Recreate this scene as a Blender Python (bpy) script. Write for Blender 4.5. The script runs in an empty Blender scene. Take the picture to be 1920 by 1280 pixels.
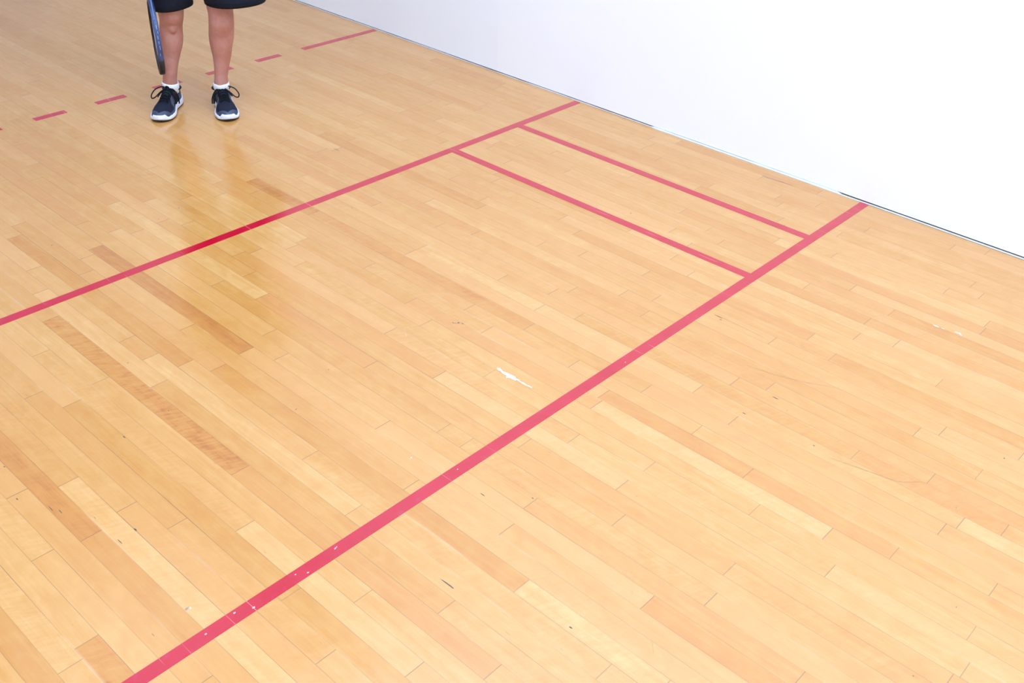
import bpy, bmesh, math, random
from mathutils import Vector, Matrix, noise as mnoise
PI = math.pi
C = bpy.context.scene.collection
scene = bpy.context.scene

# ---------------------------------------------------------------- camera
# court frame: x = 0 is the right side wall (court on -x), y runs to the back wall, z up
CAM = Vector((-3.8967, -1.5076, 1.8579))
YAW, PITCH, ROLL = math.radians(48.5622), math.radians(-33.8517), math.radians(2.4598)
fwd = Vector((math.sin(YAW)*math.cos(PITCH), math.cos(YAW)*math.cos(PITCH), math.sin(PITCH)))
rgt = Vector((math.cos(YAW), -math.sin(YAW), 0))
upv = rgt.cross(fwd)
r2 = rgt*math.cos(ROLL) + upv*math.sin(ROLL)
u2 = -rgt*math.sin(ROLL) + upv*math.cos(ROLL)
cd = bpy.data.cameras.new('camera'); cam = bpy.data.objects.new('camera', cd); C.objects.link(cam)
M = Matrix((r2, u2, -fwd)).transposed().to_4x4(); M.translation = CAM
cam.matrix_world = M
cd.sensor_fit = 'HORIZONTAL'; cd.sensor_width = 36.0; cd.lens = 36.0*1929.5/1920
cd.clip_start = 0.05
scene.camera = cam

# ---------------------------------------------------------------- world, light, exposure
world = bpy.data.worlds.new('world'); scene.world = world; world.use_nodes = True
world.node_tree.nodes['Background'].inputs[0].default_value = (0.8, 0.93, 1.1, 1)
world.node_tree.nodes['Background'].inputs[1].default_value = 0.4
vs = scene.view_settings
vs.view_transform = 'Standard'; vs.look = 'None'; vs.gamma = 1.0; vs.use_curve_mapping = False
vs.exposure = 0.0
scene.cycles.use_denoising = True
scene.cycles.max_bounces = 8; scene.cycles.diffuse_bounces = 5
scene.cycles.sample_clamp_indirect = 4.0

ROOM_X0, ROOM_Y0, ROOM_Y1, ROOM_H = -6.10, -4.60, 7.60, 6.10
def area(name, loc, sx, sy, power, col=(1, 1, 1), rot=(0, 0, 0)):
    l = bpy.data.lights.new(name, 'AREA'); l.shape = 'RECTANGLE'; l.size = sx; l.size_y = sy
    l.energy = power; l.color = col
    o = bpy.data.objects.new(name, l); C.objects.link(o); o.location = loc; o.rotation_euler = rot
    return o
# rows of recessed ceiling lights (the court's own lamps)
for ly, pw in ((-3.1, 74), (-0.6, 84), (2.2, 37), (5.4, 5)):
    for lx, k in ((-1.25, 1.30), (-4.6, 0.8)):
        area('ceiling_lamp', (lx, ly, ROOM_H-0.06), 2.0, 1.9, pw*k, (0.79, 1.03, 1.40))

# ---------------------------------------------------------------- node helpers
def mat(name):
    m = bpy.data.materials.new(name); m.use_nodes = True
    nt = m.node_tree; b = nt.nodes['Principled BSDF']
    return m, nt, b
def N(nt, t, **kw):
    n = nt.nodes.new(t)
    for k, v in kw.items(): setattr(n, k, v)
    return n
def sock(nt, s, v):
    if isinstance(v, bpy.types.NodeSocket): nt.links.new(v, s)
    else: s.default_value = v
def math_(nt, op, a, b=0.0, c=0.0, clamp=False):
    n = N(nt, 'ShaderNodeMath', operation=op); n.use_clamp = clamp
    sock(nt, n.inputs[0], a); sock(nt, n.inputs[1], b); sock(nt, n.inputs[2], c)
    return n.outputs[0]
def mixc(nt, f, a, b, mode='MIX'):
    n = N(nt, 'ShaderNodeMix', data_type='RGBA', blend_type=mode); n.clamp_factor = True
    sock(nt, n.inputs[0], f); sock(nt, n.inputs[6], a); sock(nt, n.inputs[7], b)
    return n.outputs[2]
def noise(nt, vec, scale, detail=2.0, rough=0.5, dist=0.0):
    n = N(nt, 'ShaderNodeTexNoise'); sock(nt, n.inputs['Vector'], vec)
    n.inputs['Scale'].default_value = scale; n.inputs['Detail'].default_value = detail
    n.inputs['Roughness'].default_value = rough; n.inputs['Distortion'].default_value = dist
    return n.outputs['Fac']
def comb(nt, x, y, z):
    n = N(nt, 'ShaderNodeCombineXYZ'); sock(nt, n.inputs[0], x); sock(nt, n.inputs[1], y); sock(nt, n.inputs[2], z)
    return n.outputs[0]
def mapr(nt, v, a, b, c, d):
    n = N(nt, 'ShaderNodeMapRange'); n.clamp = True
    sock(nt, n.inputs[0], v)
    for i, q in enumerate((a, b, c, d)): sock(nt, n.inputs[i+1], q)
    return n.outputs[0]
def simple(name, col, rough=0.6, spec=0.5, var=0.0, vscale=30.0, bump=0.0, metallic=0.0):
    m, nt, b = mat(name)
    b.inputs['Roughness'].default_value = rough
    b.inputs['Specular IOR Level'].default_value = spec
    b.inputs['Metallic'].default_value = metallic
    tc = N(nt, 'ShaderNodeTexCoord').outputs['Object']
    f = noise(nt, tc, vscale, 4.0, 0.6)
    lo = tuple(c*(1-var) for c in col)+(1,); hi = tuple(min(1, c*(1+var)) for c in col)+(1,)
    nt.links.new(mixc(nt, mapr(nt, f, .3, .7, 0, 1), lo, hi), b.inputs['Base Color'])
    if bump:
        bp = N(nt, 'ShaderNodeBump'); bp.inputs['Strength'].default_value = bump
        bp.inputs['Distance'].default_value = 0.001
        nt.links.new(noise(nt, tc, vscale*6, 3), bp.inputs['Height'])
        nt.links.new(bp.outputs[0], b.inputs['Normal'])
    return m

PW, PO = 0.05725, 0.0024          # strip width of the maple floor and its phase
COAT_IOR = 1.88

# maple strip floor
def wood_material():
    m, nt, b = mat('maple_strips')
    geo = N(nt, 'ShaderNodeNewGeometry').outputs['Position']
    sp = N(nt, 'ShaderNodeSeparateXYZ'); nt.links.new(geo, sp.inputs[0])
    X, Y = sp.outputs[0], sp.outputs[1]
    def attr(n):
        a = N(nt, 'ShaderNodeAttribute'); a.attribute_name = n; return a.outputs['Fac']
    tone, seed, fig, y0, y1 = attr('tone'), attr('seed'), attr('figure'), attr('y0'), attr('y1')
    so = math_(nt, 'MULTIPLY', seed, 37.0)
    # grain: long streaks, medium blotches, fine pores
    xs = math_(nt, 'ADD', math_(nt, 'MULTIPLY', X, 55.0), so)
    g1 = noise(nt, comb(nt, xs, math_(nt, 'MULTIPLY', Y, 2.2), so), 1.0, 4.0, .6, .6)
    g2 = noise(nt, comb(nt, math_(nt, 'ADD', math_(nt, 'MULTIPLY', X, 260.0), so), math_(nt, 'MULTIPLY', Y, 9.0), so), 1.0, 3.0, .6)
    g3 = noise(nt, comb(nt, math_(nt, 'ADD', math_(nt, 'MULTIPLY', X, 22.0), so), math_(nt, 'MULTIPLY', Y, 12.0), so), 1.0, 3.0, .55, .8)
    cloud = noise(nt, geo, 1.1, 2.0)
    # curly figure running across a few strips
    wv = noise(nt, comb(nt, math_(nt, 'MULTIPLY', X, 22.0), math_(nt, 'ADD', math_(nt, 'MULTIPLY', Y, 85.0), math_(nt, 'MULTIPLY', X, 40.0)), so), 1.0, 2.0, .5, .4)
    wv = math_(nt, 'SUBTRACT', wv, .5)
    t = math_(nt, 'MULTIPLY', tone, .14)
    t = math_(nt, 'ADD', t, math_(nt, 'MULTIPLY', math_(nt, 'SUBTRACT', g1, .5), .62))
    t = math_(nt, 'ADD', t, math_(nt, 'MULTIPLY', math_(nt, 'SUBTRACT', g2, .5), .20))
    t = math_(nt, 'ADD', t, math_(nt, 'MULTIPLY', math_(nt, 'SUBTRACT', g3, .5), .55))
    t = math_(nt, 'ADD', t, math_(nt, 'MULTIPLY', math_(nt, 'SUBTRACT', cloud, .5), .25))
    t = math_(nt, 'ADD', t, math_(nt, 'MULTIPLY', wv, math_(nt, 'MULTIPLY', fig, 1.0)))
    t = math_(nt, 'ADD', t, .60, clamp=True)
    cr = N(nt, 'ShaderNodeValToRGB'); nt.links.new(t, cr.inputs[0])
    e = cr.color_ramp.elements
    e[0].position = 0.0; e[0].color = (.52, .21, .040, 1)
    e[1].position = 1.0; e[1].color = (.84, .575, .235, 1)
    for p, c in ((.25, (.655, .315, .070, 1)), (.5, (.700, .395, .105, 1)), (.75, (.765, .475, .160, 1))):
        k = e.new(p); k.color = c
    col = cr.outputs[0]
    col = mixc(nt, 1.0, col, (.81, .655, .56, 1), 'MULTIPLY')
    # red-brown hue drift per strip
    hue = noise(nt, comb(nt, so, 0.0, 0.0), 1.7, 0.0)
    col = mixc(nt, mapr(nt, hue, .38, .70, 0, .50), col, (.66, .32, .105, 1))
    # small dark pin marks / mineral streaks
    pin = noise(nt, comb(nt, math_(nt, 'MULTIPLY', X, 150.0), math_(nt, 'MULTIPLY', Y, 28.0), so), 1.0, 1.0)
    col = mixc(nt, mapr(nt, pin, .79, .84, 0, .55), col, (.20, .09, .04, 1))
    # joints
    fx = math_(nt, 'DIVIDE', math_(nt, 'SUBTRACT', X, PO), PW)
    fx = math_(nt, 'SUBTRACT', fx, math_(nt, 'ROUND', fx))          # -.5 .. .5 across the strip
    edge = math_(nt, 'MULTIPLY', math_(nt, 'SUBTRACT', .5, math_(nt, 'ABSOLUTE', fx)), PW)
    side = math_(nt, 'SIGN', fx)
    row = math_(nt, 'ROUND', math_(nt, 'DIVIDE', math_(nt, 'SUBTRACT', X, PO-PW/2), PW))   # id of the seam
    sv = noise(nt, comb(nt, math_(nt, 'MULTIPLY', row, 7.3), math_(nt, 'MULTIPLY', Y, 1.6), 0.0), 1.0, 3.0, .65)
    seam = math_(nt, 'MULTIPLY', mapr(nt, edge, .0003, .0012, 1, 0), mapr(nt, sv, .38, .66, .18, .78))
    ends = math_(nt, 'MINIMUM', math_(nt, 'ABSOLUTE', math_(nt, 'SUBTRACT', Y, y0)), math_(nt, 'ABSOLUTE', math_(nt, 'SUBTRACT', Y, y1)))
    endl = math_(nt, 'MULTIPLY', mapr(nt, ends, .0005, .0016, 1, 0), mapr(nt, hue, .3, .7, .45, .85))
    gap = math_(nt, 'MAXIMUM', seam, endl)
    # light worn edges next to some seams
    wear = math_(nt, 'MULTIPLY', mapr(nt, edge, .0012, .0042, 1, 0), mapr(nt, sv, .42, .30, 0, .22))
    col = mixc(nt, wear, col, (.86, .66, .42, 1))
    col = mixc(nt, gap, col, (.17, .085, .045, 1))
    nt.links.new(col, b.inputs['Base Color'])
    # finish
    rn = noise(nt, geo, 9.0, 4.0, .6)
    rs = noise(nt, comb(nt, math_(nt, 'MULTIPLY', X, 12.0), math_(nt, 'MULTIPLY', Y, 3.0), so), 1.0, 2.0)
    r = math_(nt, 'ADD', mapr(nt, rn, .3, .7, .11, .21), mapr(nt, rs, .3, .7, 0, .05))
    nt.links.new(r, b.inputs['Roughness'])
    b.inputs['IOR'].default_value = COAT_IOR
    # every strip lies a touch differently; seams are slightly eased
    sx = math_(nt, 'MULTIPLY', math_(nt, 'SUBTRACT', math_(nt, 'FRACT', math_(nt, 'MULTIPLY', seed, 13.7)), .5), .010)
    sy = math_(nt, 'MULTIPLY', math_(nt, 'SUBTRACT', math_(nt, 'FRACT', math_(nt, 'MULTIPLY', seed, 5.3)), .5), .006)
    ez = math_(nt, 'MULTIPLY', mapr(nt, edge, 0, .012, 1, 0), math_(nt, 'MULTIPLY', side, .012))
    add = N(nt, 'ShaderNodeVectorMath', operation='ADD')
    gn = N(nt, 'ShaderNodeNewGeometry').outputs['Normal']
    nt.links.new(gn, add.inputs[0]); nt.links.new(comb(nt, math_(nt, 'ADD', sx, ez), sy, 0.0), add.inputs[1])
    nrm = N(nt, 'ShaderNodeVectorMath', operation='NORMALIZE'); nt.links.new(add.outputs[0], nrm.inputs[0])
    nt.links.new(nrm.outputs[0], b.inputs['Normal'])
    return m

def line_paint():
    m, nt, b = mat('red_line_paint')
    geo = N(nt, 'ShaderNodeNewGeometry').outputs['Position']
    sp = N(nt, 'ShaderNodeSeparateXYZ'); nt.links.new(geo, sp.inputs[0]); X, Y = sp.outputs[0], sp.outputs[1]
    base = mixc(nt, mapr(nt, noise(nt, geo, 9.0, 4.0, .6), .3, .7, 0, 1), (.47, .001, .016, 1), (.53, .003, .026, 1))
    base = mixc(nt, mapr(nt, noise(nt, geo, 45.0, 3.0), .60, .72, 0, .35), base, (.44, .03, .10, 1))
    fx = math_(nt, 'DIVIDE', math_(nt, 'SUBTRACT', X, PO-PW/2), PW)
    d = math_(nt, 'MULTIPLY', math_(nt, 'ABSOLUTE', math_(nt, 'SUBTRACT', fx, math_(nt, 'ROUND', fx))), PW)
    sv = noise(nt, comb(nt, math_(nt, 'MULTIPLY', math_(nt, 'ROUND', fx), 3.71), math_(nt, 'MULTIPLY', Y, 6.0), 0.0), 1.0, 1.0)
    s = math_(nt, 'MULTIPLY', mapr(nt, d, .0004, .0012, 1, 0), mapr(nt, sv, .56, .66, 0, .42))
    s2 = math_(nt, 'MULTIPLY', mapr(nt, d, .0004, .0014, 1, 0), mapr(nt, sv, .5, .3, 0, .45))
    base = mixc(nt, s, base, (.85, .55, .40, 1))
    base = mixc(nt, s2, base, (.33, .02, .06, 1))
    nt.links.new(base, b.inputs['Base Color'])
    nt.links.new(mapr(nt, noise(nt, geo, 9.0, 4.0, .6), .3, .7, .11, .22), b.inputs['Roughness'])
    b.inputs['IOR'].default_value = COAT_IOR
    return m

def wall_paint(name, c):
    m, nt, b = mat(name)
    tc = N(nt, 'ShaderNodeNewGeometry').outputs['Position']
    f = noise(nt, tc, 1.6, 4.0, .6)
    c2 = tuple(q*.985 for q in c[:3])+(1,)
    nt.links.new(mixc(nt, mapr(nt, f, .35, .65, 0, 1), c, c2), b.inputs['Base Color'])
    b.inputs['Roughness'].default_value = .45
    b.inputs['Specular IOR Level'].default_value = .3
    return m

WOOD = wood_material(); PAINT = line_paint()
WALL = wall_paint('white_wall_paint', (.955, .97, .975, 1))
WALL2 = wall_paint('shaded_white_wall_paint', (.925, .945, .965, 1))  # slightly darker white: soft shade on the far wall, put into its colour
BACKW = wall_paint('blue_grey_wall_paint', (.55, .59, .66, 1))
WHITE = simple('white_caulk', (.62, .64, .67), .6, .3, .05, 40)
GAP = simple('dark_gap', (.035, .04, .05), .8, .2, .3, 60)
SCUFF = simple('white_scuff', (.70, .66, .60), .4, .5, .08, 200)
CHIP = simple('pale_chip', (.60, .45, .42), .4, .5, .1, 200)
MARK = simple('dark_scuff', (.11, .07, .055), .5, .5, .4, 200)
GREYMARK = simple('grey_scuff', (.36, .25, .19), .5, .5, .3, 200)

FAINT = simple('faint_worn_scratch', (.50, .30, .14), .4, .5, .3, 60)

# ---------------------------------------------------------------- mesh helpers
def link(name, me, m=None, parent=None, smooth=False):
    o = bpy.data.objects.new(name, me); C.objects.link(o)
    if m is not None:
        for q in (m if isinstance(m, (list, tuple)) else [m]): me.materials.append(q)
    if smooth:
        for p in me.polygons: p.use_smooth = True
    if parent: o.parent = parent
    return o
def from_py(name, vs_, fs, m=None, parent=None, smooth=False, mi=None):
    me = bpy.data.meshes.new(name); me.from_pydata([tuple(v) for v in vs_], [], fs); me.update()
    o = link(name, me, m, parent, smooth)
    if mi:
        for p, k in zip(me.polygons, mi): p.material_index = k
    return o
class MB:
    def __init__(s): s.v = []; s.f = []; s.m = []
    def add(s, vs_, fs, mi=0):
        o = len(s.v); s.v += [Vector(v) for v in vs_]; s.f += [tuple(i+o for i in f) for f in fs]; s.m += [mi]*len(fs); return s
    def box(s, x0, x1, y0, y1, z0, z1, mi=0):
        return s.add([(x0,y0,z0),(x1,y0,z0),(x1,y1,z0),(x0,y1,z0),(x0,y0,z1),(x1,y0,z1),(x1,y1,z1),(x0,y1,z1)],
                     [(3,2,1,0),(4,5,6,7),(0,1,5,4),(1,2,6,5),(2,3,7,6),(3,0,4,7)], mi)
    def build(s, name, m=None, parent=None, smooth=False):
        return from_py(name, s.v, s.f, m, parent, smooth, s.m)
    def rings(s, rings, cap0=True, cap1=True, mi=0):
        n = len(rings[0]); vs_ = [p for r in rings for p in r]; fs = []
        for i in range(len(rings)-1):
            for j in range(n):
                k = (j+1) % n
                fs.append((i*n+j, i*n+k, (i+1)*n+k, (i+1)*n+j))
        if cap0: fs.append(tuple(range(n-1, -1, -1)))
        if cap1: fs.append(tuple((len(rings)-1)*n+j for j in range(n)))
        return s.add(vs_, fs, mi)
    def tube(s, pts, rad, n=10, mi=0, closed=False, flat=1.0, up=None):
        pts = [Vector(p) for p in pts]; L = len(pts)
        if not isinstance(rad, (list, tuple)): rad = [rad]*L
        rings = []; ref = Vector(up) if up else None; prev = None
        for i in range(L):
            if closed: t = pts[(i+1) % L]-pts[i-1]
            else: t = pts[min(i+1, L-1)]-pts[max(i-1, 0)]
            t.normalize()
            if prev is None:
                a = ref if ref else (Vector((0, 0, 1)) if abs(t.z) < .9 else Vector((1, 0, 0)))
            else: a = prev
            if ref: a = ref
            b_ = (a - t*a.dot(t)).normalized(); c_ = t.cross(b_); prev = b_
            rings.append([pts[i]+b_*(rad[i]*flat*math.cos(2*PI*k/n))+c_*(rad[i]*math.sin(2*PI*k/n)) for k in range(n)])
        if closed: rings.append(rings[0]); return s.rings(rings, False, False, mi)
        return s.rings(rings, True, True, mi)
def spline(pts, k=6):
    pts = [Vector(p) for p in pts]; out = []
    for i in range(len(pts)-1):
        p0 = pts[max(i-1, 0)]; p1 = pts[i]; p2 = pts[i+1]; p3 = pts[min(i+2, len(pts)-1)]
        for j in range(k):
            t = j/k
            out.append(.5*((2*p1)+(p2-p0)*t+(2*p0-5*p1+4*p2-p3)*t*t+(3*p1-p0-3*p2+p3)*t**3))
    out.append(pts[-1]); return out
def interp(xs, ys, x):
    if x <= xs[0]: return ys[0]
    for i in range(len(xs)-1):
        if x <= xs[i+1]:
            t = (x-xs[i])/(xs[i+1]-xs[i]); t = t*t*(3-2*t) if False else t
            return ys[i]*(1-t)+ys[i+1]*t
    return ys[-1]
def smoothtab(xs, ys, n=200):
    # catmull-rom through a table, resampled
    p = spline([(x, y, 0) for x, y in zip(xs, ys)], 8)
    X = [q.x for q in p]; Y = [q.y for q in p]
    return lambda x: interp(X, Y, x)

def struct(o): o['kind'] = 'structure'; return o

# ---------------------------------------------------------------- floor with its strips
JOINTS = [(-59,0.172),(-56,0.467),(-55,0.691),(-53,-0.236),(-53,1.112),(-52,-0.036),(-52,0.997),(-51,0.229),(-51,1.3),(-49,0.414),(-48,-0.323),(-48,0.909),(-47,0.08),(-47,1.051),(-47,1.19),(-46,0.332),(-45,-0.404),(-45,0.857),(-45,2.16),(-44,0.047),(-44,1.117),(-44,1.758),(-43,0.874),(-42,-0.651),(-42,0.771),(-42,2.008),(-41,-0.227),(-40,0.067),(-40,0.16),(-40,1.809),(-39,-0.431),(-39,2.08),(-38,-0.05),(-38,1.262),(-38,1.819),(-38,2.271),(-37,-1.265),(-37,0.357),(-37,1.742),(-37,2.01),(-36,-0.135),(-36,1.384),(-35,-0.913),(-35,-0.361),(-35,0.254),(-34,-1.247),(-34,-0.662),(-34,0.6),(-33,-0.845),(-33,0.736),(-33,1.335),(-33,1.863),(-32,-0.571),(-32,-0.062),(-32,0.43),(-32,1.017),(-31,-1.231),(-31,-0.362),(-31,0.104),(-31,0.568),(-30,-0.137),(-30,0.346),(-30,1.893),(-28,-1.077),(-28,0.401),(-27,-1.172),(-27,-0.745),(-27,0.627),(-26,-0.945),(-26,0.438),(-26,1.373),(-25,-0.401),(-25,1.07),(-24,0.125),(-24,0.93),(-23,0.26),(-22,-0.879),(-22,0.698),(-21,-0.271),(-21,1.068),(-19,-0.349),(-19,0.664),(-18,-0.768),(-18,0.783),(-18,2.032),(-17,-0.457),(-17,0.287),(-17,1.773),(-16,-0.571),(-13,-0.471),(-10,-0.738)]
# strips that stand out by tone: (row, y inside it, tone)
TONES = [(-56,.65,-1.6),(-59,.12,-1.4),(-49,.34,-1.0),(-43,.92,-2.0),(-39,.8,-1.2),(-49,1.03,-1.3),(-45,.83,-.7),(-42,2.1,-1.0),(-41,1.71,-1.2),
 (-38,1.69,-.5),(-30,1.62,-1.5),(-39,1.96,1.0),(-33,1.59,.8),(-55,.58,1.2),(-52,.9,-.5),(-26,1.49,-1.2),(-24,1.02,-1.0),(-21,1.11,-.8),(-28,.45,.9),
 (-30,.42,-1.0),(-26,.3,-.6),(-24,.15,-.7),(-11,.06,-1.0),(-19,-.28,-1.0),(-11,-.82,-1.0),(-27,-.85,-.9),(-32,-.53,-.9),(-33,-.78,1.0),(-33,-.91,-.3),
 (-32,-.82,-1.0),(-28,-1.16,1.0),(-49,-.11,-.9),(-51,-.28,1.0),(-41,-.75,-.6),(-61,.18,-.8),(-54,.23,-.4),(-56,.25,-.9),(-34,.81,-.5),(-45,1.21,-.6),
 (-37,1.15,-.7),(-37,-.33,.8),(-20,-.79,-.5),(-13,-.12,-.6),(-39,2.44,-.9),(-45,2.05,-.5),(-31,1.06,-.5),(-41,1.59,-1.1),(-41,1.18,.4),(-28,.2,.7)]
FIGURE = {(-49, 1.03): .75, (-59, .12): .5, (-24, 1.02): .5, (-36, .6): .6, (-27, -.85): .4}
rnd = random.Random(11)
def rows():
    out = []
    for k in range(-107, 2):
        x0 = PO+(k-.5)*PW; x1 = x0+PW
        x0 = max(x0, ROOM_X0); x1 = min(x1, 0.03)
        if x1 <= x0: continue
        known = [y for kk, y in JOINTS if kk == k]
        cuts = [ROOM_Y0]+sorted(known)+[ROOM_Y1]
        full = [ROOM_Y0]
        for a, b in zip(cuts, cuts[1:]):
            y = a
            lo_ = .55 if known else .35
            while b-y > 1.25:
                st = rnd.uniform(lo_, 1.25)
                if b-(y+st) < .3: break
                y += st; full.append(y)
            full.append(b)
        for a, b in zip(full, full[1:]): out.append((k, x0, x1, a, b))
    return out
vs_, fs, att = [], [], dict(tone=[], seed=[], figure=[], y0=[], y1=[])
for k, x0, x1, a, b in rows():
    i = len(vs_); vs_ += [(x0, a, 0), (x1, a, 0), (x1, b, 0), (x0, b, 0)]; fs.append((i, i+1, i+2, i+3))
    t = rnd.gauss(0, .62); t = max(-1.5, min(1.3, t))
    if k == 0: t = -.2
    for kk, yy, tt in TONES:
        if kk == k and a <= yy < b: t = tt*1.7
    fg = 0.0 if rnd.random() < .65 else rnd.uniform(.12, .45)
    for (kk, yy), ff in FIGURE.items():
        if kk == k and a <= yy < b: fg = ff
    att['tone'].append(t); att['seed'].append(rnd.random()); att['figure'].append(fg); att['y0'].append(a); att['y1'].append(b)
me = bpy.data.meshes.new('floor')
# slab below, and the flecks, scuffs and stains lying in the finish
nf = len(fs); mi = [0]*nf
def slab():
    i = len(vs_)
    x0, x1, y0, y1 = ROOM_X0, .03, ROOM_Y0, ROOM_Y1
    vs_.extend([(x0,y0,-.02),(x1,y0,-.02),(x1,y1,-.02),(x0,y1,-.02)]); fs.append((i+3, i+2, i+1, i)); mi.append(0)
slab()
def blot(x, y, lx, ly, m_, ang=0.0, jag=.3, n=14, z=.0003):
    i = len(vs_); z = z+(len(fs) % 9)*.00004; r = random.Random(int(abs(x*977+y*613)*100))
    ring = []
    for j in range(n):
        a = 2*PI*j/n; q = 1+r.uniform(-jag, jag)
        px, py = lx/2*q*math.cos(a), ly/2*q*math.sin(a)
        ring.append((x+px*math.cos(ang)-py*math.sin(ang), y+px*math.sin(ang)+py*math.cos(ang), z))
    vs_.extend(ring); fs.append(tuple(range(i, i+n))); mi.append(m_)
# white paint scuffs
blot(-1.9625, .248, .010, .030, 1, -.25, .4); blot(-1.9655, .218, .012, .040, 1, .1, .35); blot(-1.9645, .186, .013, .050, 1, .05, .4)
blot(-1.972, .200, .013, .014, 1, .3, .4); blot(-1.9640, .146, .006, .050, 1, 0, .3); blot(-1.9625, .120, .005, .018, 1, 0, .3)
blot(-.712, -.62, .006, .020, 1); blot(-.711, -.643, .004, .012, 1); blot(-.700, -.69, .007, .022, 1, .2); blot(-.706, -.703, .005, .012, 1, -.2)
blot(-2.442, .129, .006, .004, 1); blot(-3.169, .098, .011, .006, 3, .4, .5); blot(-3.162, .094, .005, .006, 1, .4, .5)
# dark pin marks, knots and gouges seen on the strips
for x, y, lx, ly in ((-2.341,.614,.003,.004),(-2.797,.774,.003,.004),(-2.533,.524,.008,.003),(-2.755,1.069,.006,.003),
  (-1.250,-1.058,.004,.004),(-1.605,-.418,.003,.012),(-1.591,-.641,.003,.006),(-1.552,-1.045,.003,.003),(-1.202,-.062,.0022,.030),
  (-1.214,-.078,.0022,.010),(-1.470,-.444,.003,.016),(-1.892,-1.189,.003,.003),(-2.157,-1.202,.003,.004),(-2.588,-.57,.004,.010),
  (-3.117,.409,.005,.012),(-3.227,.628,.002,.022),(-3.215,.600,.002,.018),(-2.948,.756,.003,.010),(-3.236,.864,.0025,.010),
  (-2.565,1.922,.004,.005),(-1.262,1.904,.0025,.045),(-2.071,1.873,.003,.014),(-1.500,-.50,.003,.003),(-2.694,-.275,.003,.044),
  (-2.326,-.218,.0025,.006),(-2.410,-.116,.002,.020),(-1.866,.525,.005,.008),(-1.860,.512,.004,.006),(-1.879,.538,.003,.010),
  (-3.165,.40,.002,.02),(-1.784,3.748,.004,.01),(-.90,.05,.003,.01),(-.80,.62,.005,.007),(-3.27,.72,.003,.010)):
    blot(x, y, lx, ly, 2, 0, .3, 10)
blot(-1.874, .530, .005, .010, 3, .3, .4)
# thin worn scratches and hairline cracks in the finish
def scratch(pts, w, m_):
    P_ = [Vector((a, b, 0)) for a, b in pts]; P_ = spline(P_, 6); i = len(vs_); n_ = len(P_)
    z = .00025+(len(fs) % 9)*.00004
    for j, q in enumerate(P_):
        t = (P_[min(j+1, n_-1)]-P_[max(j-1, 0)]).normalized(); pn = Vector((-t.y, t.x, 0)); ww = w*(.25+.75*math.sin(PI*(j+.5)/n_))
        vs_.append(tuple(q+pn*ww+Vector((0, 0, z)))); vs_.append(tuple(q-pn*ww+Vector((0, 0, z))))
    for j in range(n_-1): fs.append((i+2*j, i+2*j+1, i+2*j+3, i+2*j+2)); mi.append(m_)
for pts, w in zip([[(-1.3841, -0.2677), (-1.3687, -0.3562), (-1.3365, -0.4515), (-1.2852, -0.5526)], [(-1.6083, -0.6962), (-1.5845, -0.7937), (-1.5646, -0.8792), (-1.5476, -0.9024), (-1.5136, -0.9332)], [(-1.1978, -0.0608), (-1.1999, -0.1514), (-1.2029, -0.2563)], [(-2.3961, -0.6004), (-2.4144, -0.6176)], [(-2.4864, -0.7255), (-2.5136, -0.7514)], [(-2.0208, 0.6162), (-2.048, 0.5811)]], (.0007, .0010, .0007, .0005, .0005, .0005)):
    scratch(pts, w, 4)
# hairline joint between the floor edge and the filler strip
i = len(vs_); vs_.extend([(-.0118, ROOM_Y0+.02, .0004), (-.0106, ROOM_Y0+.02, .0004), (-.0106, .03, .0004), (-.0118, .03, .0004)]); fs.append((i, i+1, i+2, i+3)); mi.append(2)
blot(-.085, .40, .006, .075, 3, .10, .25); blot(-.080, .335, .003, .060, 3, .05, .25)
me.from_pydata(vs_, [], fs); me.update()
for n_, vals in att.items():
    a = me.attributes.new(n_, 'FLOAT', 'FACE')
    a.data.foreach_set('value', vals+[0.0]*(len(fs)-nf))
floor_o = struct(link('floor', me, [WOOD, SCUFF, MARK, GREYMARK, FAINT]))
for p, k in zip(me.polygons, mi): p.material_index = k
floor_o['label'] = 'pale honey maple strip floor with a glossy worn finish'

# court markings, painted on the floor
LW = 0.0392; SY, RY = 1.5545, 3.0860; BX, DX = -.4563, -.8865
def line(name, x0, x1, y0, y1, label, z=.0006):
    nx = max(1, int((x1-x0)/.4)); ny = max(1, int((y1-y0)/.4)); mb = MB().box(x0, x1, y0, y1, 0.0, z)
    o = mb.build(name, PAINT, floor_o); o['label'] = label; return o
line('service_line', ROOM_X0+.01, -.006, -LW/2, LW/2, 'long red painted line nearest the camera, running to the wall')
line('short_line', ROOM_X0+.01, -.012, SY-LW/2, SY+LW/2, 'long red painted line crossing in front of the player')
line('service_box_line', BX-LW/2, BX+LW/2, LW/2, SY-LW/2, 'red cross line nearer the white wall')
line('drive_service_line', DX-LW/2, DX+LW/2, LW/2, SY-LW/2, 'red cross line farther from the white wall')
line('receiving_line_segment', -.5334, -.012, RY-LW/2, RY+LW/2, 'long red end segment of the dashed line, touching the wall')
for k in range(1, 18):
    xa = -(.5334+.1524*(2*k)); xb = -(.5334+.1524*(2*k-1))
    line('receiving_line_dash', xa, xb, RY-LW/2, RY+LW/2, 'short red dash of the dashed line behind the player')
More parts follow.
